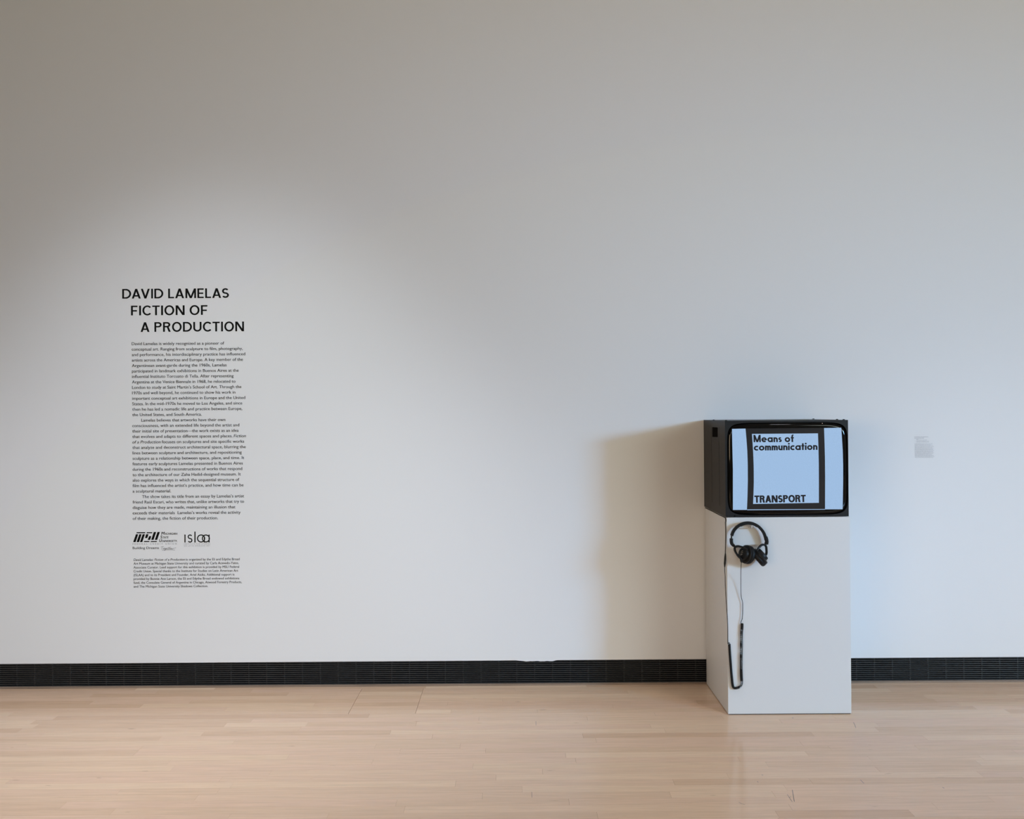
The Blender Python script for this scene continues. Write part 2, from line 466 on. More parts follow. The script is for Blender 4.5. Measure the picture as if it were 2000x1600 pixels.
# --- letters built from strokes, cap height 1, for the title and for the words on the screen
def ribbon(pts, w):
    P = [Vector(p) for p in pts]; vs = []; fs = []
    closed = len(P) > 3 and (P[0] - P[-1]).length < 1e-6
    for i, p in enumerate(P):
        a, b = (P[i - 1], P[min(i + 1, len(P) - 1)]) if i else (P[0], P[1])
        if closed and i in (0, len(P) - 1): a, b = P[-2], P[1]
        t = (b - a).normalized(); n = Vector((-t.y, t.x)) * (w / 2)
        vs += [tuple(p + n), tuple(p - n)]
        if i: fs.append((2 * i - 2, 2 * i - 1, 2 * i + 1, 2 * i))
    return vs, fs
def rect(x0, x1, y0, y1): return [(x0, y0), (x1, y0), (x1, y1), (x0, y1)], [(0, 1, 2, 3)]
def quad(*p): return list(p), [(0, 1, 2, 3)]
def diag(xb, xt, hw, y0=0, y1=1): return quad((xb, y0), (xb + hw, y0), (xt + hw, y1), (xt, y1))
def arc(cx, cy, rx, ry, a0, a1, w, n=22):
    return ribbon([(cx + rx * math.cos(math.radians(a0 + (a1 - a0) * i / n)), cy + ry * math.sin(math.radians(a0 + (a1 - a0) * i / n))) for i in range(n + 1)], w)
def s_curve(W, h, w):
    rx = W / 2 - w / 2; ry = (h + w) / 4 - w / 2; cx = W / 2; pts = []
    ov = 0.0
    yt = h - w / 2 - ry + ov; yb = w / 2 + ry - ov
    for i in range(17):
        a = math.radians(28 + (270 - 28) * i / 16); pts.append((cx + rx * 0.94 * math.cos(a), yt + ry * math.sin(a)))
    for i in range(1, 17):
        a = math.radians(90 - (90 + 152) * i / 16); pts.append((cx + rx * math.cos(a), yb + ry * math.sin(a)))
    return ribbon(pts, w)

def glyph(ch, w):
    """returns (list of (verts, faces), advance width)"""
    g = w * 0.93                                             # level strokes a touch thinner
    hw = w * 1.10
    if ch == 'I': return [rect(0, w, 0, 1)], w
    if ch == 'L': return [rect(0, w, 0, 1), rect(w, .50, 0, g)], .50
    if ch == 'E': return [rect(0, w, 0, 1), rect(w, .54, 0, g), rect(w, .54, 1 - g, 1), rect(w, .50, .5 - g / 2, .5 + g / 2)], .54
    if ch == 'F': return [rect(0, w, 0, 1), rect(w, .54, 1 - g, 1), rect(w, .49, .47 - g / 2, .47 + g / 2)], .54
    if ch == 'T': return [rect(.31 - w / 2, .31 + w / 2, 0, 1 - g), rect(0, .62, 1 - g, 1)], .62
    if ch == 'D':
        k = .30; W = .76; r = W - k - w / 2
        return [rect(0, w, 0, 1), rect(w, k, 0, g), rect(w, k, 1 - g, 1), arc(k, .5, r, .5 - g / 2, 90, -90, w)], W
    if ch == 'P' or ch == 'R':
        k = .33; W = .62; h = .54; r = W - k - w / 2
        L = [rect(0, w, 0, 1), rect(w, k, 1 - g, 1), rect(w, k, 1 - h, 1 - h + g), arc(k, 1 - h / 2, r, h / 2 - g / 2, 90, -90, w)]
        if ch == 'R': L.append(diag(W + .03 - hw, .30, hw, 0, 1 - h + g / 2)); W += .03
        return L, W
    if ch == 'U':
        W = .70; r = W / 2 - w / 2
        return [rect(0, w, .36, 1), rect(W - w, W, .36, 1), arc(W / 2, .36, r, .36 - w / 2, 180, 360, w)], W
    if ch == 'A':
        W = .76; b = .21
        ax = lambda yy: (W / 2 - hw / 2) * yy
        return [diag(0, W / 2 - hw / 2, hw), diag(W - hw, W / 2 - hw / 2, hw), rect(ax(b) + hw * .7, W - ax(b) - hw * .7, b, b + g)], W
    if ch == 'V':
        W = .76
        return [diag(W / 2 - hw / 2, 0, hw), diag(W / 2 - hw / 2, W - hw, hw)], W
    if ch == 'N':
        W = .74
        return [rect(0, w, 0, 1), rect(W - w, W, 0, 1), diag(W - hw * 1.12, 0, hw * 1.12)], W
    if ch == 'M':
        W = .90
        return [rect(0, w, 0, 1), rect(W - w, W, 0, 1), diag(W / 2 - hw / 2, 0, hw), diag(W / 2 - hw / 2, W - hw, hw)], W
    if ch == 'O': return [arc(.41, .5, .41 - w / 2, .515 - w / 2, 0, 360, w, 40)], .82
    if ch == 'C': return [arc(.41, .5, .41 - w / 2, .515 - w / 2, 42, 318, w, 32)], .735
    if ch == 'S': return [s_curve(.60, 1.0, w)], .60
    # geometric lower case, x-height .66
    x = .66; R = x / 2 + .01
    if ch == 'o': return [arc(R, x / 2, R - w / 2, R - w / 2, 0, 360, w, 36)], 2 * R
    if ch == 'c': return [arc(R, x / 2, R - w / 2, R - w / 2, 48, 312, w, 28)], 2 * R - .12
    if ch == 'e': return [arc(R, x / 2, R - w / 2, R - w / 2, 0, 318, w, 30), rect(w * .5, 2 * R, x / 2 - w * .38, x / 2 + w * .30)], 2 * R
    if ch == 'a': return [arc(R, x / 2, R - w / 2, R - w / 2, 0, 360, w, 36), rect(2 * R - w, 2 * R, 0, x)], 2 * R
    if ch == 'n': r = .27 - w / 2; return [rect(0, w, 0, x), arc(.27, x - .27, r, r, 180, 0, w, 16), rect(.54 - w, .54, 0, x - .26)], .54
    if ch == 'u': r = .27 - w / 2; return [rect(0, w, .26, x), arc(.27, .27, r, r, 180, 360, w, 16), rect(.54 - w, .54, 0, x)], .54
    if ch == 'm':
        r = .24 - w / 2; q = .48 - w
        return [rect(0, w, 0, x), arc(.24, x - .24, r, r, 180, 0, w, 16), rect(q, .48, 0, x - .23), arc(q + .24, x - .24, r, r, 180, 0, w, 16), rect(2 * q, q + .48, 0, x - .23)], q + .48
    if ch == 'i': return [rect(0, w, 0, x), arc(w / 2, x + .22, w * .29, w * .29, 0, 360, w * .58, 16)], w
    if ch == 't': return [rect(.09, .09 + w, 0, .93), rect(0, .18 + w, x - g * .85, x)], .18 + w
    if ch == 'f': return [rect(.09, .09 + w, 0, .80), arc(.09 + w / 2 + .13, .80, .13, .20 - w * .28, 180, 78, w * .95, 10), rect(0, .20 + w, x - g * .85, x)], .24 + w
    if ch == 's': return [s_curve(.42, x, w * .86)], .42
    return [], .30

def stroke_letters(text, w, track, kern=None):
    out = []; x = 0.0
    for i, ch in enumerate(text):
        if ch == ' ': x += .30; continue
        parts, adv = glyph(ch, w); vs = []; fs = []; layer = 0
        for (v, f) in parts:
            n = len(vs); vs += [(a + x, b, layer) for a, b in v]; fs += [tuple(k + n for k in q) for q in f]; layer += 1
        x += adv + track
        out.append((vs, fs))
        if kern and text[i:i + 2] in kern: x += kern[text[i:i + 2]]
    return out
def stroke_text(text, w, track, kern=None):
    vs = []; fs = []
    for (v, f) in stroke_letters(text, w, track, kern):
        n = len(vs); vs += v; fs += [tuple(k + n for k in q) for q in f]
    return vs, fs

KERN = {'AV': -.10, 'LA': -.02, 'VI': -.0, 'DA': -.06, 'FI': .02, 'OF': .0, 'CT': .0, 'TI': .0, 'RA': -.02, 'PO': -.03, 'SP': .0, 'AS': -.05, 'EL': .01, 'CT': -.03}
title = thing('wall_title', at_y(355, 650, -0.0006), 'large black capital lettering of the exhibition title on the white wall', 'lettering')
for (t, l, r, b) in (('DAVID LAMELAS', 238.7, 447.2, 583.5), ('FICTION OF', 255.9, 405.2, 616.2), ('A PRODUCTION', 274.6, 476.6, 648.6)):
    letters = stroke_letters(t, 0.156, 0.112, KERN)
    allv = [v for q in letters for v in q[0]]
    ends = [min(v[0] for v in allv), max(v[0] for v in allv)]
    for (vs, fs) in letters:
        v3, f3 = place(vs, fs, l, r, b, 19.0, span=ends)
        build('letter', v3, f3, M_vinyl, title)

BODY = [('David Lamelas is widely recognized as a pioneer of', 257.2, 437.9), ('conceptual art. Ranging from sculpture to film, photography,', 257.2, 474.1),
 ('and performance, his interdisciplinary practice has influenced', 257.3, 479.0), ('artists across the Americas and Europe. A key member of the', 257.4, 474.6),
 ('Argentinean avant-garde during the 1960s, Lamelas', 257.5, 442.6), ('participated in landmark exhibitions in Buenos Aires at the', 257.6, 466.2),
 ('influential Instituto Torcuato di Tella. After representing', 257.7, 456.3), ('Argentina at the Venice Biennale in 1968, he relocated to', 257.8, 460.1),
 ('London to study at Saint Martin’s School of Art. Through the', 257.9, 471.5), ('1970s and well beyond, he continued to show his work in', 258.0, 459.8),
 ('important conceptual art exhibitions in Europe and the United', 258.1, 479.0), ('States. In the mid-1970s he moved to Los Angeles, and since', 258.2, 473.2),
 ('then he has led a nomadic life and practice between Europe,', 258.3, 473.2), ('the United States, and South America.', 258.4, 394.1),
 ('Lamelas believes that artworks have their own', 275.9, 440.2), ('consciousness, with an extended life beyond the artist and', 258.3, 467.5),
 ('their initial site of presentation—the work exists as an idea', 258.4, 466.1), ('that evolves and adapts to different spaces and places. |Fiction', 258.5, 480.3),
 ('|of a Production |focuses on sculptures and site specific works', 258.5, 476.9), ('that analyze and deconstruct architectural space, blurring the', 258.7, 480.0),
 ('lines between sculpture and architecture, and repositioning', 258.8, 472.1), ('sculpture as a relationship between space, place, and time. It', 258.9, 476.9),
 ('features early sculptures Lamelas presented in Buenos Aires', 258.9, 474.3), ('during the 1960s and reconstructions of works that respond', 258.9, 473.1),
 ('to the architecture of our Zaha Hadid-designed museum. It', 259.0, 470.3), ('also explores the ways in which the sequential structure of', 259.0, 467.4),
 ('film has influenced the artist’s practice, and how time can be', 259.0, 475.7), ('a sculptural material.', 259.0, 334.1),
 ('The show takes its title from an essay by Lamelas’s artist', 277.4, 476.7), ('friend Raúl Escari, who writes that, unlike artworks that try to', 259.1, 476.7),
 ('disguise how they are made, maintaining an illusion that', 259.1, 459.9), ('exceeds their materials  Lamelas’s works reveal the activity', 259.1, 470.0),
 ('of their making, the fiction of their production.', 259.2, 425.9)]
CREDITS = [('|David Lamelas: Fiction of a Production |is organized by the Eli and Edythe Broad', 468.2), ('Art Museum at Michigan State University and curated by Carla Acevedo-Yates,', 466.5),
 ('Associate Curator. Lead support for this exhibition is provided by MSU Federal', 467.2), ('Credit Union. Special thanks to the Institute for Studies on Latin American Art', 465.2),
 ('(ISLAA) and to its President and Founder, Ariel Aisiks. Additional support is', 457.8), ('provided by Bonnie Ann Larson, the Eli and Edythe Broad endowed exhibitions', 467.5),
 ('fund, the Consulate General of Argentina in Chicago, Atwood Forestry Products,', 472.4), ('and The Michigan State University Shadows Collection.', 406.4)]

def mixed_line(text, left, right, base_y, cap_px, material, parent, offset):
    """one line of text; pieces between | marks alternate upright and italic"""
    runs = text.split('|'); vs = []; fs = []; x = 0.0
    for i, run in enumerate(runs):
        if not run: continue
        v, f = font_mesh(run, 1.0, offset, 0.22 if i % 2 else 0.0)
        n = len(vs); x0 = min(q[0] for q in v); x1 = max(q[0] for q in v)
        vs += [(q[0] - x0 + x, q[1], q[2]) for q in v]; fs += [tuple(k + n for k in q) for q in f]
        x += x1 - x0 + (0.24 if run.endswith(' ') else 0.05)
    v3, f3 = place(vs, fs, left, right, base_y, cap_px / CAP)
    return build('text_line', v3, f3, material, parent)

intro = thing('wall_text', at_y(368, 1015, -0.0006), 'long column of small dark text on the wall under the exhibition title', 'lettering')
for i, (t, l, r) in enumerate(BODY):
    mixed_line(t, l, r, 674.4 + 10.665 * i, 5.75, M_vinyl_soft, intro, 0.012)
credit = thing('credits_text', at_y(365, 1148, -0.0006), 'block of very small dark text on the wall under the two sponsor logos', 'lettering')
for i, (t, r) in enumerate(CREDITS):
    mixed_line(t, 260.8 + 0.03 * i, r, 1095.8 + 7.46 * i, 4.5, M_vinyl_soft, credit, 0.010)

# --- sponsor logos, traced in a 11.11-times enlargement whose corner is (250, 1030)
def logo_pt(x, y): return tuple(at_y(250 + x / 11.111, 1030 + y / 11.111, -0.0006))
msu = thing('credit_union_logo', logo_pt(580, 480), 'black slanted block logo of a university credit union with tagline', 'logo')
BARS = [((190, 108), (378, 108), (370, 131), (180, 131)), ((172, 152), (222, 152), (165, 322), (112, 322)), ((245, 152), (295, 152), (240, 322), (187, 322)),
        ((318, 152), (368, 152), (310, 322), (258, 322)), ((410, 108), (530, 108), (522, 131), (401, 131)), ((393, 152), (445, 152), (418, 235), (368, 235)),
        ((460, 192), (507, 192), (479, 275), (425, 275)), ((352, 300), (467, 300), (458, 321), (342, 321)), ((560, 103), (612, 103), (555, 275), (502, 275)),
        ((640, 103), (692, 103), (633, 275), (580, 275)), ((500, 300), (630, 300), (622, 321), (490, 321))]
for b in BARS:
    build('logo_bar', [logo_pt(*p) for p in b], [(3, 2, 1, 0)], M_vinyl, msu)
def logo_text(text, x0, x1, yb, cap, material, parent, **kw):
    return text_line('logo_text', text, 250 + x0 / 11.111, 250 + x1 / 11.111, 1030 + yb / 11.111, cap / 11.111, material, parent, **kw)
for (big, x0, x1, small, x2, x3, yb) in (('M', 722, 798, 'ICHIGAN', 806, 1074, 164), ('S', 702, 748, 'TATE', 754, 884, 243), ('U', 678, 738, 'NIVERSITY.', 744, 1072, 322)):
    logo_text(big, x0, x1, yb, 63, M_vinyl, msu, offset=0.030, shear=0.18)
    logo_text(small, x2, x3, yb, 43, M_vinyl, msu, offset=0.026, shear=0.18)
logo_text('FEDERAL CREDIT UNION', 102, 1056, 382, 34, M_vinyl_grey, msu, spacing=1.9)
logo_text('Building Dreams', 102, 672, 476, 52, M_vinyl_soft, msu, offset=0.010)
def logo_stroke(name, pts, w, material, parent):
    vs, fs = ribbon(pts, w)
    return build(name, [logo_pt(*p) for p in vs], fs, material, parent)
for st in ([(712, 430), (740, 421), (778, 418)], [(746, 423), (738, 450), (727, 480)],
           [(782, 452), (768, 455), (762, 468), (772, 477), (785, 466), (782, 452), (795, 458)],
           [(815, 455), (800, 456), (796, 470), (808, 474), (818, 456), (812, 490), (798, 505), (789, 500), (820, 476)],
           [(820, 476), (838, 464), (842, 455), (832, 454), (826, 468), (838, 477), (855, 466)],
           [(882, 430), (864, 470), (870, 478), (890, 462)], [(858, 449), (908, 440)],
           [(922, 422), (908, 448), (896, 478), (912, 460), (922, 458), (919, 476), (932, 468)],
           [(932, 468), (950, 462), (952, 454), (942, 455), (938, 470), (950, 477), (965, 466)],
           [(980, 455), (970, 479)], [(972, 470), (985, 457), (1002, 456), (1042, 443)]):
    logo_stroke('script_stroke', [tuple(q) for q in spline([Vector(p) for p in st], 4)], 6.5, M_vinyl_grey, msu)
logo_stroke('underline', [(735, 497), (830, 491), (930, 489), (1020, 494)], 7, M_vinyl_grey, msu)
isl = thing('institute_logo', logo_pt(1500, 420), 'thin rounded black lowercase logo of an art institute beside the slanted block logo', 'logo')
def circ(cx, cy, r, a0, a1, n=30): return [(cx + r * math.cos(math.radians(a0 + (a1 - a0) * i / n)), cy - r * math.sin(math.radians(a0 + (a1 - a0) * i / n))) for i in range(n + 1)]
logo_stroke('letter_stroke', [(1236, 158), (1236, 332)], 24, M_vinyl, isl)
sv, sf = s_curve(105, 178, 23)
build('letter_stroke', [logo_pt(1293 + a, 334 - b) for a, b in sv], sf, M_vinyl, isl)
logo_stroke('letter_stroke', [(1453, 94), (1453, 332)], 25, M_vinyl, isl)
logo_stroke('letter_stroke', circ(1586, 244, 77, 0, 360), 23, M_vinyl, isl)
logo_stroke('letter_stroke', [(1656, 205), (1656, 332)], 22, M_vinyl, isl)
logo_stroke('letter_stroke', circ(1690, 244, 76, 0, 360), 23, M_vinyl, isl)
logo_stroke('letter_stroke', [(1760, 158), (1760, 332)], 23, M_vinyl, isl)
logo_text('INSTITUTE FOR STUDIES', 1216, 1780, 378, 28, M_vinyl_pale, isl, spacing=1.5)
logo_text('ON LATIN AMERICAN ART', 1216, 1780, 419, 28, M_vinyl_pale, isl, spacing=1.5)

# --- the tiny object label on the wall: too small to read, only the run of its words shows
lab = thing('object_label', at_y(1806, 894, -0.0006), 'tiny pale grey block of unreadable label text alone on the wall beside the monitor', 'label')
random.seed(21)
ROWS = [(308, 365, 990, 1), (362, 365, 795, 1), (410, 450, 530, 1), (450, 455, 930, 0), (495, 455, 1020, 0), (538, 455, 1015, 0)]
for i, r in enumerate((1175, 1110, 1195, 1240, 1170, 1210, 1210, 1235, 1205, 1230, 1205, 1160, 1230, 1260, 1210)):
    ROWS.append((618 + 43.1 * i, 372 + i, r, 0))
for (ly, x0, x1, bold) in ROWS:
    vs = []; fs = []; x = x0
    while x < x1 - 6:
        wl = min(random.uniform(30, 120), x1 - x)
        k = x
        while k < x + wl - 3:
            hh = random.choice((13, 13, 13, 20))
            sw = 5.2 if bold else 4.0
            q = [(k, ly + 12), (k + sw, ly + 12), (k + sw, ly + 12 - hh - 4), (k, ly + 12 - hh - 4)]
            n = len(vs); vs += [tuple(at_y(1770 + a / 22.86, 840 + b / 22.86, -0.0006)) for a, b in q]; fs.append((n, n + 1, n + 2, n + 3))
            k += 9.5
        x += wl + 12
    build('text_line', vs, fs, M_vinyl_grey if bold else M_vinyl_pale, lab)

# ------------------------------------------------------------------ pedestal
PX0, PX1, PYF, PYB, PZ = 1.0771, 1.7018, -0.5, -0.0135, 1.0
ped = thing('pedestal', ((PX0 + PX1) / 2, (PYF + PYB) / 2, 0), 'tall white painted box pedestal standing on the wooden floor under the monitor', 'pedestal')
bevel(MB().box(PX0, PX1, PYF, PYB, 0.004, PZ).build('body', M_pedestal, ped), 0.0012, 2)
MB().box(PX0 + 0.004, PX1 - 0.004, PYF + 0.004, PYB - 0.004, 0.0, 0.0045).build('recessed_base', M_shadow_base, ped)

# ------------------------------------------------------------------ monitor
TX0, TX1, TZ0, TZ1, TYF, TYB = 1.0724, 1.6963, 1.0030, 1.4906, -0.5, -0.0135
tv = thing('tube_monitor', ((TX0 + TX1) / 2, (TYF + TYB) / 2, PZ), 'black metal cube tube monitor with a lit blue screen standing on the white pedestal', 'monitor')
def tvp(zx, zy, y): return at_y(1340 + zx / 5.5556, 780 + zy / 5.5556, y)

def relief(mb, ys, zs, depth, x_of):
    """side skin of the cabinet: cells of a grid, each at its own depth, with walls between different depths"""
    ny, nz = len(ys) - 1, len(zs) - 1
    D = [[depth((ys[i] + ys[i + 1]) / 2, (zs[j] + zs[j + 1]) / 2) for j in range(nz)] for i in range(ny)]
    for i in range(ny):
        for j in range(nz):
            d = D[i][j]
            mb.add([(x_of(d), ys[i], zs[j]), (x_of(d), ys[i + 1], zs[j]), (x_of(d), ys[i + 1], zs[j + 1]), (x_of(d), ys[i], zs[j + 1])], [(3, 2, 1, 0)])
            if i + 1 < ny and D[i + 1][j] != d:
                e = D[i + 1][j]; mb.add([(x_of(d), ys[i + 1], zs[j]), (x_of(e), ys[i + 1], zs[j]), (x_of(e), ys[i + 1], zs[j + 1]), (x_of(d), ys[i + 1], zs[j + 1])], [(0, 1, 2, 3)])
            if j + 1 < nz and D[i][j + 1] != d:
                e = D[i][j + 1]; mb.add([(x_of(d), ys[i], zs[j + 1]), (x_of(d), ys[i + 1], zs[j + 1]), (x_of(e), ys[i + 1], zs[j + 1]), (x_of(e), ys[i], zs[j + 1])], [(0, 1, 2, 3)])
    return mb

G1, G2 = -0.205, -0.372
def side_depth(y, z):
    if -0.345 < y < -0.222 and 1.402 < z < 1.454: return 0.055
    if (abs(y - G1) < 0.0022 or abs(y - G2) < 0.0022) and 1.046 < z < 1.457: return 0.004
    return 0.0
ys = sorted([TYF, TYB, G1 - .0022, G1 + .0022, G2 - .0022, G2 + .0022, -0.345, -0.222])
zs = sorted([TZ0, TZ1, 1.046, 1.457, 1.402, 1.454])
cab = MB()
relief(cab, ys, zs, side_depth, lambda d: TX0 + d)
relief(cab, ys, zs, side_depth, lambda d: TX1 - d)
for (vs) in ([(TX0, TYF, TZ1), (TX1, TYF, TZ1), (TX1, TYB, TZ1), (TX0, TYB, TZ1)], [(TX0, TYB, TZ0), (TX1, TYB, TZ0), (TX1, TYF, TZ0), (TX0, TYF, TZ0)],
             [(TX1, TYB, TZ0), (TX0, TYB, TZ0), (TX0, TYB, TZ1), (TX1, TYB, TZ1)]):
    cab.add(vs, [(0, 1, 2, 3)])
# front frame around the rounded opening of the tube
a0 = tvp(447, 750, TYF); a1 = tvp(1757, 750, TYF); b0 = tvp(1100, 1256, TYF); b1 = tvp(1100, 252, TYF)
OCX, OCZ = (a0.x + a1.x) / 2, (b0.z + b1.z) / 2
OHX, OHZ = (a1.x - a0.x) / 2, (b1.z - b0.z) / 2
NT = 192
def opening(t):
    """rounded, slightly bowed outline of the picture tube, unit half sizes"""
    c, s = math.cos(t), math.sin(t); n = 9.0
    r = (abs(c) ** n + abs(s) ** n) ** (-1 / n)
    return c * r, s * r
def rect_hit(dx, dz):
    k = 1e9
    if abs(dx) > 1e-9: k = min(k, ((TX1 if dx > 0 else TX0) - OCX) / dx)
    if abs(dz) > 1e-9: k = min(k, ((TZ1 if dz > 0 else TZ0) - OCZ) / dz)
    return OCX + dx * k, OCZ + dz * k
ang = sorted([2 * math.pi * i / NT for i in range(NT)] + [math.atan2((z - OCZ) / OHZ, (x - OCX) / OHX) % (2 * math.pi) for x in (TX0, TX1) for z in (TZ0, TZ1)])
inner = []; outer = []; back = []
for t in ang:
    u, w = opening(t); x = OCX + u * OHX; z = OCZ + w * OHZ
    ox, oz = rect_hit(u * OHX, w * OHZ)
    outer.append((ox, TYF, oz)); inner.append((x, TYF, z)); back.append((x, TYF + 0.03, z))
n = len(ang)
cab.add(outer + inner + back, [(i, n + i, n + (i + 1) % n, (i + 1) % n) for i in range(n)] + [(n + i, 2 * n + i, 2 * n + (i + 1) % n, n + (i + 1) % n) for i in range(n)])
cabinet = cab.build('cabinet', M_black_metal, tv)

def tube_y(x, z):
    u = (x - OCX) / OHX; w = (z - OCZ) / OHZ
    r = (abs(u) ** 9 + abs(w) ** 9) ** (1 / 9)
    drop = 0.0
    if r > 0.935: drop = 0.012 * ((min(r, 1.0) - 0.935) / 0.065) ** 2
    return TYF - 0.010 * (1 - 0.62 * u * u - 0.38 * w * w) + drop
rings = [0, .1, .2, .3, .4, .5, .6, .68, .75, .81, .86, .90, .925, .945, .96, .972, .982, .99, .996, 1.0]
gv = [(OCX, tube_y(OCX, OCZ), OCZ)]; gf = []
for k, s in enumerate(rings[1:]):
    for i in range(NT):
        u, w = opening(2 * math.pi * i / NT); x = OCX + u * OHX * s * 0.997; z = OCZ + w * OHZ * s * 0.997
        gv.append((x, tube_y(x, z), z))
for i in range(NT): gf.append((0, 1 + i, 1 + (i + 1) % NT))
for k in range(len(rings) - 2):
    for i in range(NT):
        a = 1 + k * NT + i; b = 1 + k * NT + (i + 1) % NT
        gf.append((a, a + NT, b + NT, b))
screen = build('screen', gv, gf, M_glass, tv, True)
screen['label'] = 'bulging dark glass of the picture tube'

def lit(name, col, strength, var=0.0):
    m = mat(name, (0.01, 0.01, 0.012), 0.12, spec=0.4, emit=col, emit_s=strength)
    if var:
        nt, b = nodes(m)
        g = nt.nodes.new('ShaderNodeNewGeometry'); nn = nt.nodes.new('ShaderNodeTexNoise'); nn.inputs['Scale'].default_value = 260; nn.inputs['Detail'].default_value = 2
        nt.links.new(g.outputs['Position'], nn.inputs['Vector'])
        mr = nt.nodes.new('ShaderNodeMapRange'); mr.inputs['To Min'].default_value = strength * (1 - var); mr.inputs['To Max'].default_value = strength * (1 + var)
        nt.links.new(nn.outputs['Fac'], mr.inputs['Value']); nt.links.new(mr.outputs[0], b.inputs['Emission Strength'])
    return m
M_lit = lit('lit_blue_phosphor', (0.37, 0.555, 0.82), 0.90, 0.10)
M_lit_dark = lit('dim_phosphor', (0.026, 0.028, 0.031), 0.45)
M_lit_ink = lit('dark_picture_ink', (0.016, 0.019, 0.026), 0.5)
M_led = lit('pale_pilot_light', (1.0, 0.75, 0.65), 1.0)

def on_tube(zx, zy, lift):
    p = tvp(zx, zy, TYF - 0.006); y = tube_y(p.x, p.z) - lift
    p = tvp(zx, zy, y)
    return (p.x, tube_y(p.x, p.z) - lift, p.z)
def lerp_poly(poly, t):
    """poly: (x, y) points sorted by y, t in 0..1 by y"""
    yy = poly[0][1] + (poly[-1][1] - poly[0][1]) * t
    for (xa, ya), (xb, yb) in zip(poly[:-1], poly[1:]):
        if yy <= yb + 1e-6: return xa + (xb - xa) * (yy - ya) / (yb - ya), yy
    return poly[-1]
def patch(name, left, right, material, lift, nx=14, ny=22):
    vs = []; fs = []
    for j in range(ny + 1):
        l = lerp_poly(left, j / ny); r = lerp_poly(right, j / ny)
        for i in range(nx + 1):
            t = i / nx; vs.append(on_tube(l[0] + (r[0] - l[0]) * t, l[1] + (r[1] - l[1]) * t, lift))
    for j in range(ny):
        for i in range(nx):
            a = j * (nx + 1) + i; fs.append((a, a + nx + 1, a + nx + 2, a + 1))
    return build(name, vs, fs, material, screen, True)
LP_R = [(645, 318), (655, 430), (664, 560), (669, 700), (670, 880), (666, 1060), (660, 1201)]
RP_L = [(1497, 312), (1502, 450), (1507, 640), (1509, 850), (1508, 1195)]
patch('picture_panel', [(498, 322), (503, 560), (508, 760), (508, 1201)], LP_R, M_lit, 0.0014)
patch('picture_panel', RP_L, [(1684, 309), (1692, 430), (1700, 560), (1704, 720), (1704, 900), (1699, 1194)], M_lit, 0.0014)
patch('picture_frame', LP_R, [(1497, 312), (1502, 450), (1507, 640), (1509, 850), (1508, 1195)], M_lit_dark, 0.0014)
patch('picture_panel', [(715, 376), (722, 480), (729, 600), (734, 740), (735, 900), (731, 1040), (727, 1136)], [(1431, 370), (1436, 520), (1440, 700), (1441, 900), (1441, 1124)], M_lit, 0.0018)
patch('picture_edge', [(664, 1196), (662, 1204)], [(1508, 1192), (1508, 1198)], M_lit, 0.0018, 14, 2)
def screen_word(text, x0, x1, yb, yb2, top, w, track, skew=0.0):
    vs, fs = stroke_text(text, w, track)
    a = min(v[0] for v in vs); b = max(v[0] for v in vs)
    out = []
    for (x, z, lay) in vs:
        t = (x - a) / (b - a); base = yb + (yb2 - yb) * t
        out.append(on_tube(x0 + (x1 - x0) * t - z * skew, base - z * (yb - top), 0.0024 + 0.00008 * lay))
    return build('screen_word', out, fs, M_lit_ink, screen)
screen_word('Means of', 733, 1172, 466, 464, 387, 0.205, 0.070, 3)
screen_word('communication', 735, 1426, 557, 549, 478, 0.205, 0.055, 0)
screen_word('TRANSPORT', 742, 1300, 1124, 1116, 1045, 0.222, 0.035, 2)

p = on_tube(1478, 262, 0.0)
MB().lathe((p[0], p[1] - 0.0005, p[2]), (0, -1, 0), [(0.0016, 0), (0.0016, 0.0006), (0.0008, 0.0012)], 12).build('pilot_light', M_led, tv)
p = tvp(527, 1267, TYF)
MB().lathe((p.x, TYF, p.z), (0, -1, 0), [(0.0036, -0.001), (0.0036, 0.0012), (0.0024, 0.0018)], 16).build('hole_disc', M_void, tv)  # black raised disc stands in for a dark hole in the front
for (x, yy) in ((TX0 + 0.012, -0.205), (TX1 - 0.012, -0.035), (TX1 - 0.012, -0.385), (TX1 - 0.012, -0.475), (TX0 + 0.012, -0.475)):
    smooth_angle(MB().lathe((x, yy, TZ1), (0, 0, 1), [(0.0062, -0.001), (0.0062, 0.0012), (0.0050, 0.0030), (0.0024, 0.0040)], 16).build('bolt', M_black_metal, tv))
for (x, yy) in ((TX0 + 0.05, -0.45), (TX1 - 0.05, -0.45), (TX0 + 0.05, -0.07), (TX1 - 0.05, -0.07)):
    MB().lathe((x, yy, PZ), (0, 0, 1), [(0.016, 0.0), (0.018, 0.0032)], 16).build('foot', M_rubber, tv)

# ------------------------------------------------------------------ hook
def hp(zx, zy, y): return at_y(1400 + zx / 12.307, 1000 + zy / 12.307, y)
HB_Y = PYF - 0.030
hc = hp(800, 350, PYF)
hook = thing('adhesive_hook', hc, 'small clear plastic hook stuck on the white pedestal inside the headphone band', 'hook')
MB().lathe((hc.x, PYF, hc.z), (0, -1, 0), [(0.0100, 0.0), (0.0104, 0.0015), (0.0092, 0.0034), (0.0070, 0.0040)], 24).build('base_plate', M_hook, hook, True)
peg = [Vector((hc.x - 0.002, PYF - 0.003, hc.z - 0.002)), Vector((hc.x - 0.003, PYF - 0.014, hc.z - 0.004)), Vector((hc.x - 0.004, PYF - 0.030, hc.z - 0.003)), Vector((hc.x - 0.004, PYF - 0.042, hc.z + 0.001)), Vector((hc.x - 0.004, PYF - 0.047, hc.z + 0.010))]
MB().tube(spline(peg, 5), 0.0032, 10).build('peg', M_hook, hook, True)

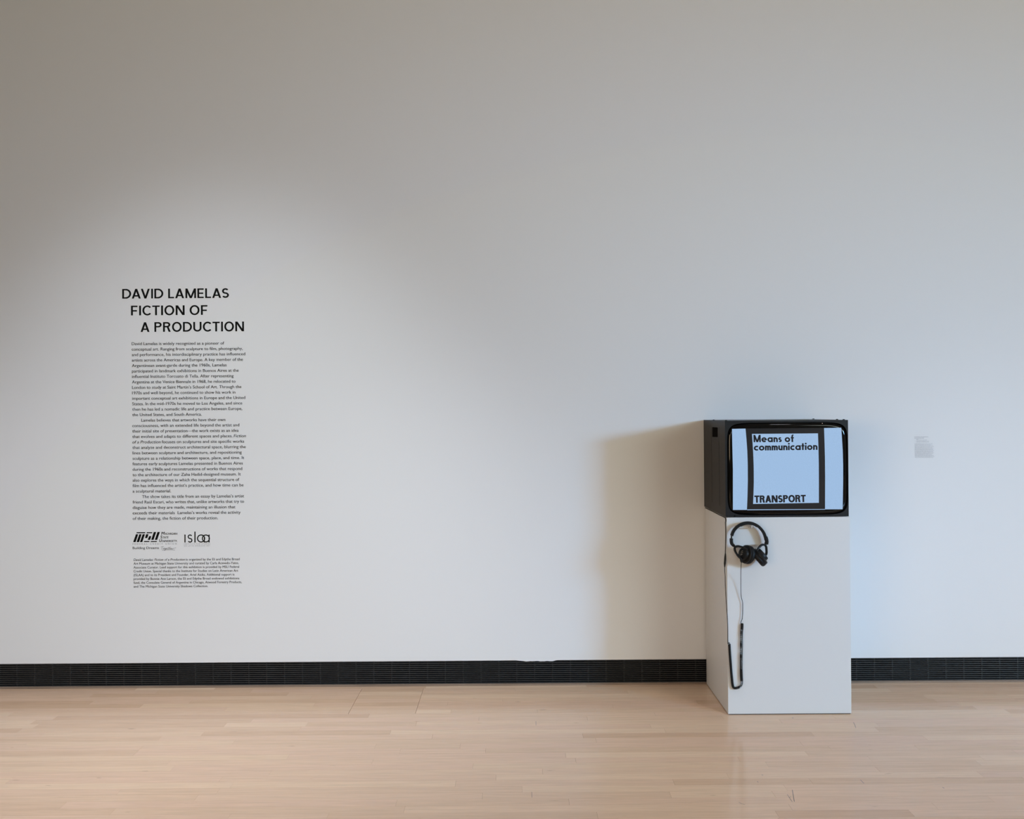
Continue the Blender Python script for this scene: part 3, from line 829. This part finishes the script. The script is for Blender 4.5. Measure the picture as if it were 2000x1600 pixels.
# ------------------------------------------------------------------ headphones
phones = thing('headphones', hp(800, 1260, PYF - 0.05), 'black over-ear headphones with a coiled cord hanging on the front of the pedestal', 'headphones')
def strap(name, pts, half_y, half_t, material, parent, rnd=0.35, taper=None):
    """a flat band along a path in an upright plane: wide towards the viewer (half_y), thin across (half_t)"""
    P = [Vector(q) for q in pts]; vs = []; fs = []; m = len(P)
    prof = [(-1, -1 + rnd), (-1 + rnd, -1), (1 - rnd, -1), (1, -1 + rnd), (1, 1 - rnd), (1 - rnd, 1), (-1 + rnd, 1), (-1, 1 - rnd)]
    for i, p in enumerate(P):
        t = (P[min(i + 1, m - 1)] - P[max(i - 1, 0)]).normalized()
        yv = Vector((0, 1, 0)); nn = t.cross(yv).normalized(); yv2 = nn.cross(t).normalized()
        k = taper(i / (m - 1)) if taper else 1.0
        for (a, b) in prof: vs.append(p + yv2 * (a * half_y * k) + nn * (b * half_t * k))
    q = len(prof)
    for i in range(m - 1):
        for k in range(q):
            a = i * q + k; b = i * q + (k + 1) % q; fs.append((a, b, b + q, a + q))
    fs.append(tuple(range(q - 1, -1, -1))); fs.append(tuple((m - 1) * q + k for k in range(q)))
    return smooth_angle(build(name, vs, fs, material, parent), 50)
band = spline([hp(x, y, HB_Y) for x, y in ((358, 572), (392, 478), (452, 395), (535, 325), (640, 278), (755, 262), (870, 280), (975, 332), (1062, 412), (1125, 500), (1165, 600), (1182, 680))], 6)
strap('headband', band, 0.0125, 0.0064, M_leather, phones)
strap('band_cushion', spline([hp(x, y, HB_Y) for x, y in ((555, 325), (645, 290), (755, 274), (865, 292), (960, 338))], 6), 0.0115, 0.0062, M_leather, phones)
strap('slider', [hp(356, 540, HB_Y), hp(352, 600, HB_Y), hp(350, 670, HB_Y)], 0.008, 0.0026, M_plastic, phones)
strap('slider', [hp(1160, 600, HB_Y), hp(1178, 650, HB_Y), hp(1186, 690, HB_Y)], 0.008, 0.0036, M_plastic, phones)
strap('hinge', spline([hp(x, y, HB_Y) for x, y in ((350, 640), (348, 700), (362, 768), (405, 812))], 5), 0.0115, 0.0074, M_plastic, phones, 0.5)
strap('hinge', spline([hp(x, y, HB_Y) for x, y in ((1172, 598), (1192, 660), (1200, 720), (1188, 775))], 5), 0.0115, 0.0086, M_plastic, phones, 0.5)

def axis_from(ix, iy, toward):      # picture right, picture up, towards the viewer
    return Vector((ix, -toward, iy)).normalized()
def ear_cup(center, axis, R, marks):
    """axis points out of the ear: housing that way, cushion the other way"""
    c = Vector(center); a = axis
    cup = smooth_angle(MB().lathe(c, a, [(R * .90, -0.004), (R * .97, 0.000), (R * .97, 0.006), (R * .90, 0.0095), (R * .70, 0.011), (R * .66, 0.022), (R * .60, 0.0255), (R * .40, 0.0270), (R * .0 + 0.002, 0.0270)], 36).build('ear_cup', M_plastic, phones), 40)
    smooth_angle(MB().lathe(c, a, [(R * .50, -0.020), (R * .70, -0.0255), (R * .88, -0.0240), (R * .98, -0.018), (R * 1.0, -0.0115), (R * .985, -0.006), (R * .93, -0.003), (R * .8, -0.002)], 36).build('ear_cushion', M_leather, cup), 50)
    smooth_angle(MB().lathe(c, a, [(R * .985, -0.0036), (R * 1.0, -0.0025), (R * .985, -0.0012)], 36).build('seam_ring', M_rubber, cup), 60)
    if marks:
        up = Vector((0, 0, 1)); u = (up - a * up.dot(a)).normalized(); w = a.cross(u)
        for (dx, dz, L) in ((0.002, 0.011, 0.012), (0.000, 0.003, 0.015), (0.001, -0.006, 0.013)):
            q = c + a * 0.0274 + w * dx + u * dz
            e1 = (w * 0.92 + u * -0.4).normalized() * (L / 2); e2 = a.cross(e1).normalized() * 0.0011
            build('silver_mark', [q - e1 - e2, q + e1 - e2, q + e1 + e2, q - e1 + e2, *[v + a * 0.0004 for v in (q - e1 - e2, q + e1 - e2, q + e1 + e2, q - e1 + e2)]],
                  [(0, 1, 2, 3), (7, 6, 5, 4), (0, 4, 5, 1), (1, 5, 6, 2), (2, 6, 7, 3), (3, 7, 4, 0)], M_silver, cup)
    return cup
CY = PYF - 0.058
axL = axis_from(-0.88, 0.24, 0.40); axR = axis_from(0.76, 0.64, 0.10)
cL = hp(705, 1020, CY); cR = hp(1040, 1075, CY)
ear_cup(cL, axL, 0.0470, True)
ear_cup(cR, axR, 0.0480, False)
def yoke(pts, hy, ht):
    return strap('yoke', spline(pts, 7), hy, ht, M_plastic, phones, 0.5)
yl = [(735, 915, CY - 0.046), (650, 862, CY - 0.036), (530, 828, CY - 0.014), (450, 840, HB_Y - 0.012), (428, 890, HB_Y - 0.010), (455, 970, CY - 0.004), (515, 1065, CY - 0.010), (590, 1135, CY - 0.016)]
yoke([hp(*q) for q in yl], 0.0070, 0.0050)
yr = [(965, 935, CY - 0.006), (1010, 860, CY - 0.002), (1070, 802, CY + 0.010), (1130, 790, HB_Y - 0.006), (1180, 830, HB_Y - 0.008), (1194, 930, CY + 0.002), (1190, 1010, CY), (1150, 1075, CY)]
yoke([hp(*q) for q in yr], 0.0080, 0.0050)
strap('swivel', [hp(402, 800, HB_Y), hp(440, 850, HB_Y - 0.006)], 0.008, 0.0050, M_plastic, phones)
strap('swivel', [hp(1180, 760, HB_Y), hp(1150, 815, HB_Y - 0.004)], 0.009, 0.0056, M_plastic, phones)
# strain relief and cord
sr = [hp(572, 1110, CY - 0.020), hp(588, 1160, CY - 0.016), hp(592, 1215, CY - 0.010)]
MB().tube(spline(sr, 5), [0.0062] * 8 + [0.0050, 0.004, 0.003], 12).build('strain_relief', M_rubber, phones, True)
def cp(zx, zy, y): return at_y(1360 + zx / 5.3333, 1120 + zy / 5.3333, y)
CO_Y = PYF - 0.0085
straight = [hp(592, 1205, CY - 0.010), hp(584, 1300, CY), hp(579, 1450, PYF - 0.045), hp(578, 1560, PYF - 0.036), cp(464, 80, PYF - 0.024), cp(464, 160, PYF - 0.016), cp(467, 240, PYF - 0.011), cp(482, 310, PYF - 0.008), cp(482, 400, PYF - 0.008), cp(478, 470, CO_Y), cp(465, 508, CO_Y), cp(466, 522, CO_Y), cp(478, 526, CO_Y)]
MB().tube(spline(straight, 8), 0.0016, 8).build('cord', M_cord, phones, True)

def coil(path, pitches, R, r, seg=12, sides=5):
    P = spline(path, 24); L = [0.0]
    for a, b in zip(P[:-1], P[1:]): L.append(L[-1] + (b - a).length)
    tot = L[-1]; pts = []; s = 0.0; th = 0.0; i = 0
    while s < tot:
        while i < len(L) - 2 and L[i + 1] < s: i += 1
        t = (s - L[i]) / max(1e-9, L[i + 1] - L[i]); c = P[i].lerp(P[i + 1], t)
        T = (P[i + 1] - P[i]).normalized(); n1 = Vector((0, 1, 0)); n2 = T.cross(n1).normalized()
        rr = R(s / tot) if callable(R) else R
        pts.append(c + n1 * (rr * math.cos(th)) + n2 * (rr * math.sin(th)))
        s += pitches(s / tot) / seg; th += 2 * math.pi / seg
    return MB().tube(pts, r, sides)
cpath = [cp(x, y, CO_Y) for x, y in ((476, 525), (476, 560), (470, 640), (469, 780), (467, 940), (469, 1060), (472, 1150), (448, 1186), (405, 1197), (380, 1172), (366, 1050), (354, 900), (347, 800), (344, 738))]
random.seed(8)
def pit(t):
    if t < 0.05: return 0.0032
    if t < 0.30: return 0.0050 + 0.0012 * math.sin(t * 60)
    if t < 0.40: return 0.0045
    if t < 0.50: return 0.0034
    if t < 0.56: return 0.0062
    return 0.0033
coil(cpath, pit, lambda t: 0.0060 if t < .5 else 0.0052, 0.00145).build('coiled_cord', M_cord, phones, True)
up1 = [cp(347, 740, CO_Y), cp(346, 727, CO_Y), cp(338, 724, CO_Y), cp(331, 735, CO_Y + 0.002), cp(328, 690, PYF - 0.004), cp(326, 520, PYF - 0.004), cp(313, 320, PYF - 0.004), cp(302, 120, PYF - 0.004), hp(200, 1560, PYF - 0.004), hp(192, 1420, PYF - 0.004), hp(190, 1320, PYF - 0.004)]
MB().tube(spline(up1, 8), 0.0017, 8).build('cord', M_cord, phones, True)
pl = [hp(190, 1330, PYF - 0.004), hp(193, 1240, PYF - 0.004), hp(198, 1180, PYF - 0.004)]
MB().tube(spline(pl, 6), [0.0022 + 0.0030 * min(1, i / 6.0) for i in range(13)], 12).build('plug', M_plastic, phones, True)

ext = thing('extension_cable', hp(205, 1180, PYF - 0.004), 'thin black cable running under the monitor edge and down the corner of the pedestal', 'cable')
sk = [hp(198, 1180, PYF - 0.004), hp(202, 1110, PYF - 0.004), hp(206, 980, PYF - 0.004)]
MB().tube(spline(sk, 6), [0.0053, 0.0054, 0.0055, 0.0055, 0.0055, 0.0054, 0.0052, 0.0050, 0.0046, 0.0040, 0.0033, 0.0027, 0.0022], 12).build('socket', M_plastic, ext, True)
cx = PX0 - 0.0026
run = [hp(206, 990, PYF - 0.004), hp(210, 800, PYF - 0.004), hp(215, 600, PYF - 0.004), hp(214, 420, PYF - 0.004), hp(208, 260, PYF - 0.003), Vector((cx - 0.001, PYF + 0.004, PZ - 0.020)), Vector((cx, PYF + 0.012, PZ - 0.006)), Vector((cx, PYF + 0.040, PZ - 0.0030)), Vector((cx, PYF + 0.15, PZ - 0.0036)), Vector((cx, PYF + 0.30, PZ - 0.0030)), Vector((cx, PYF + 0.42, PZ - 0.0034)), Vector((cx, PYB - 0.012, PZ - 0.0036))]
MB().tube(spline(run, 8), 0.0024, 8).build('cable', M_cord, ext, True)
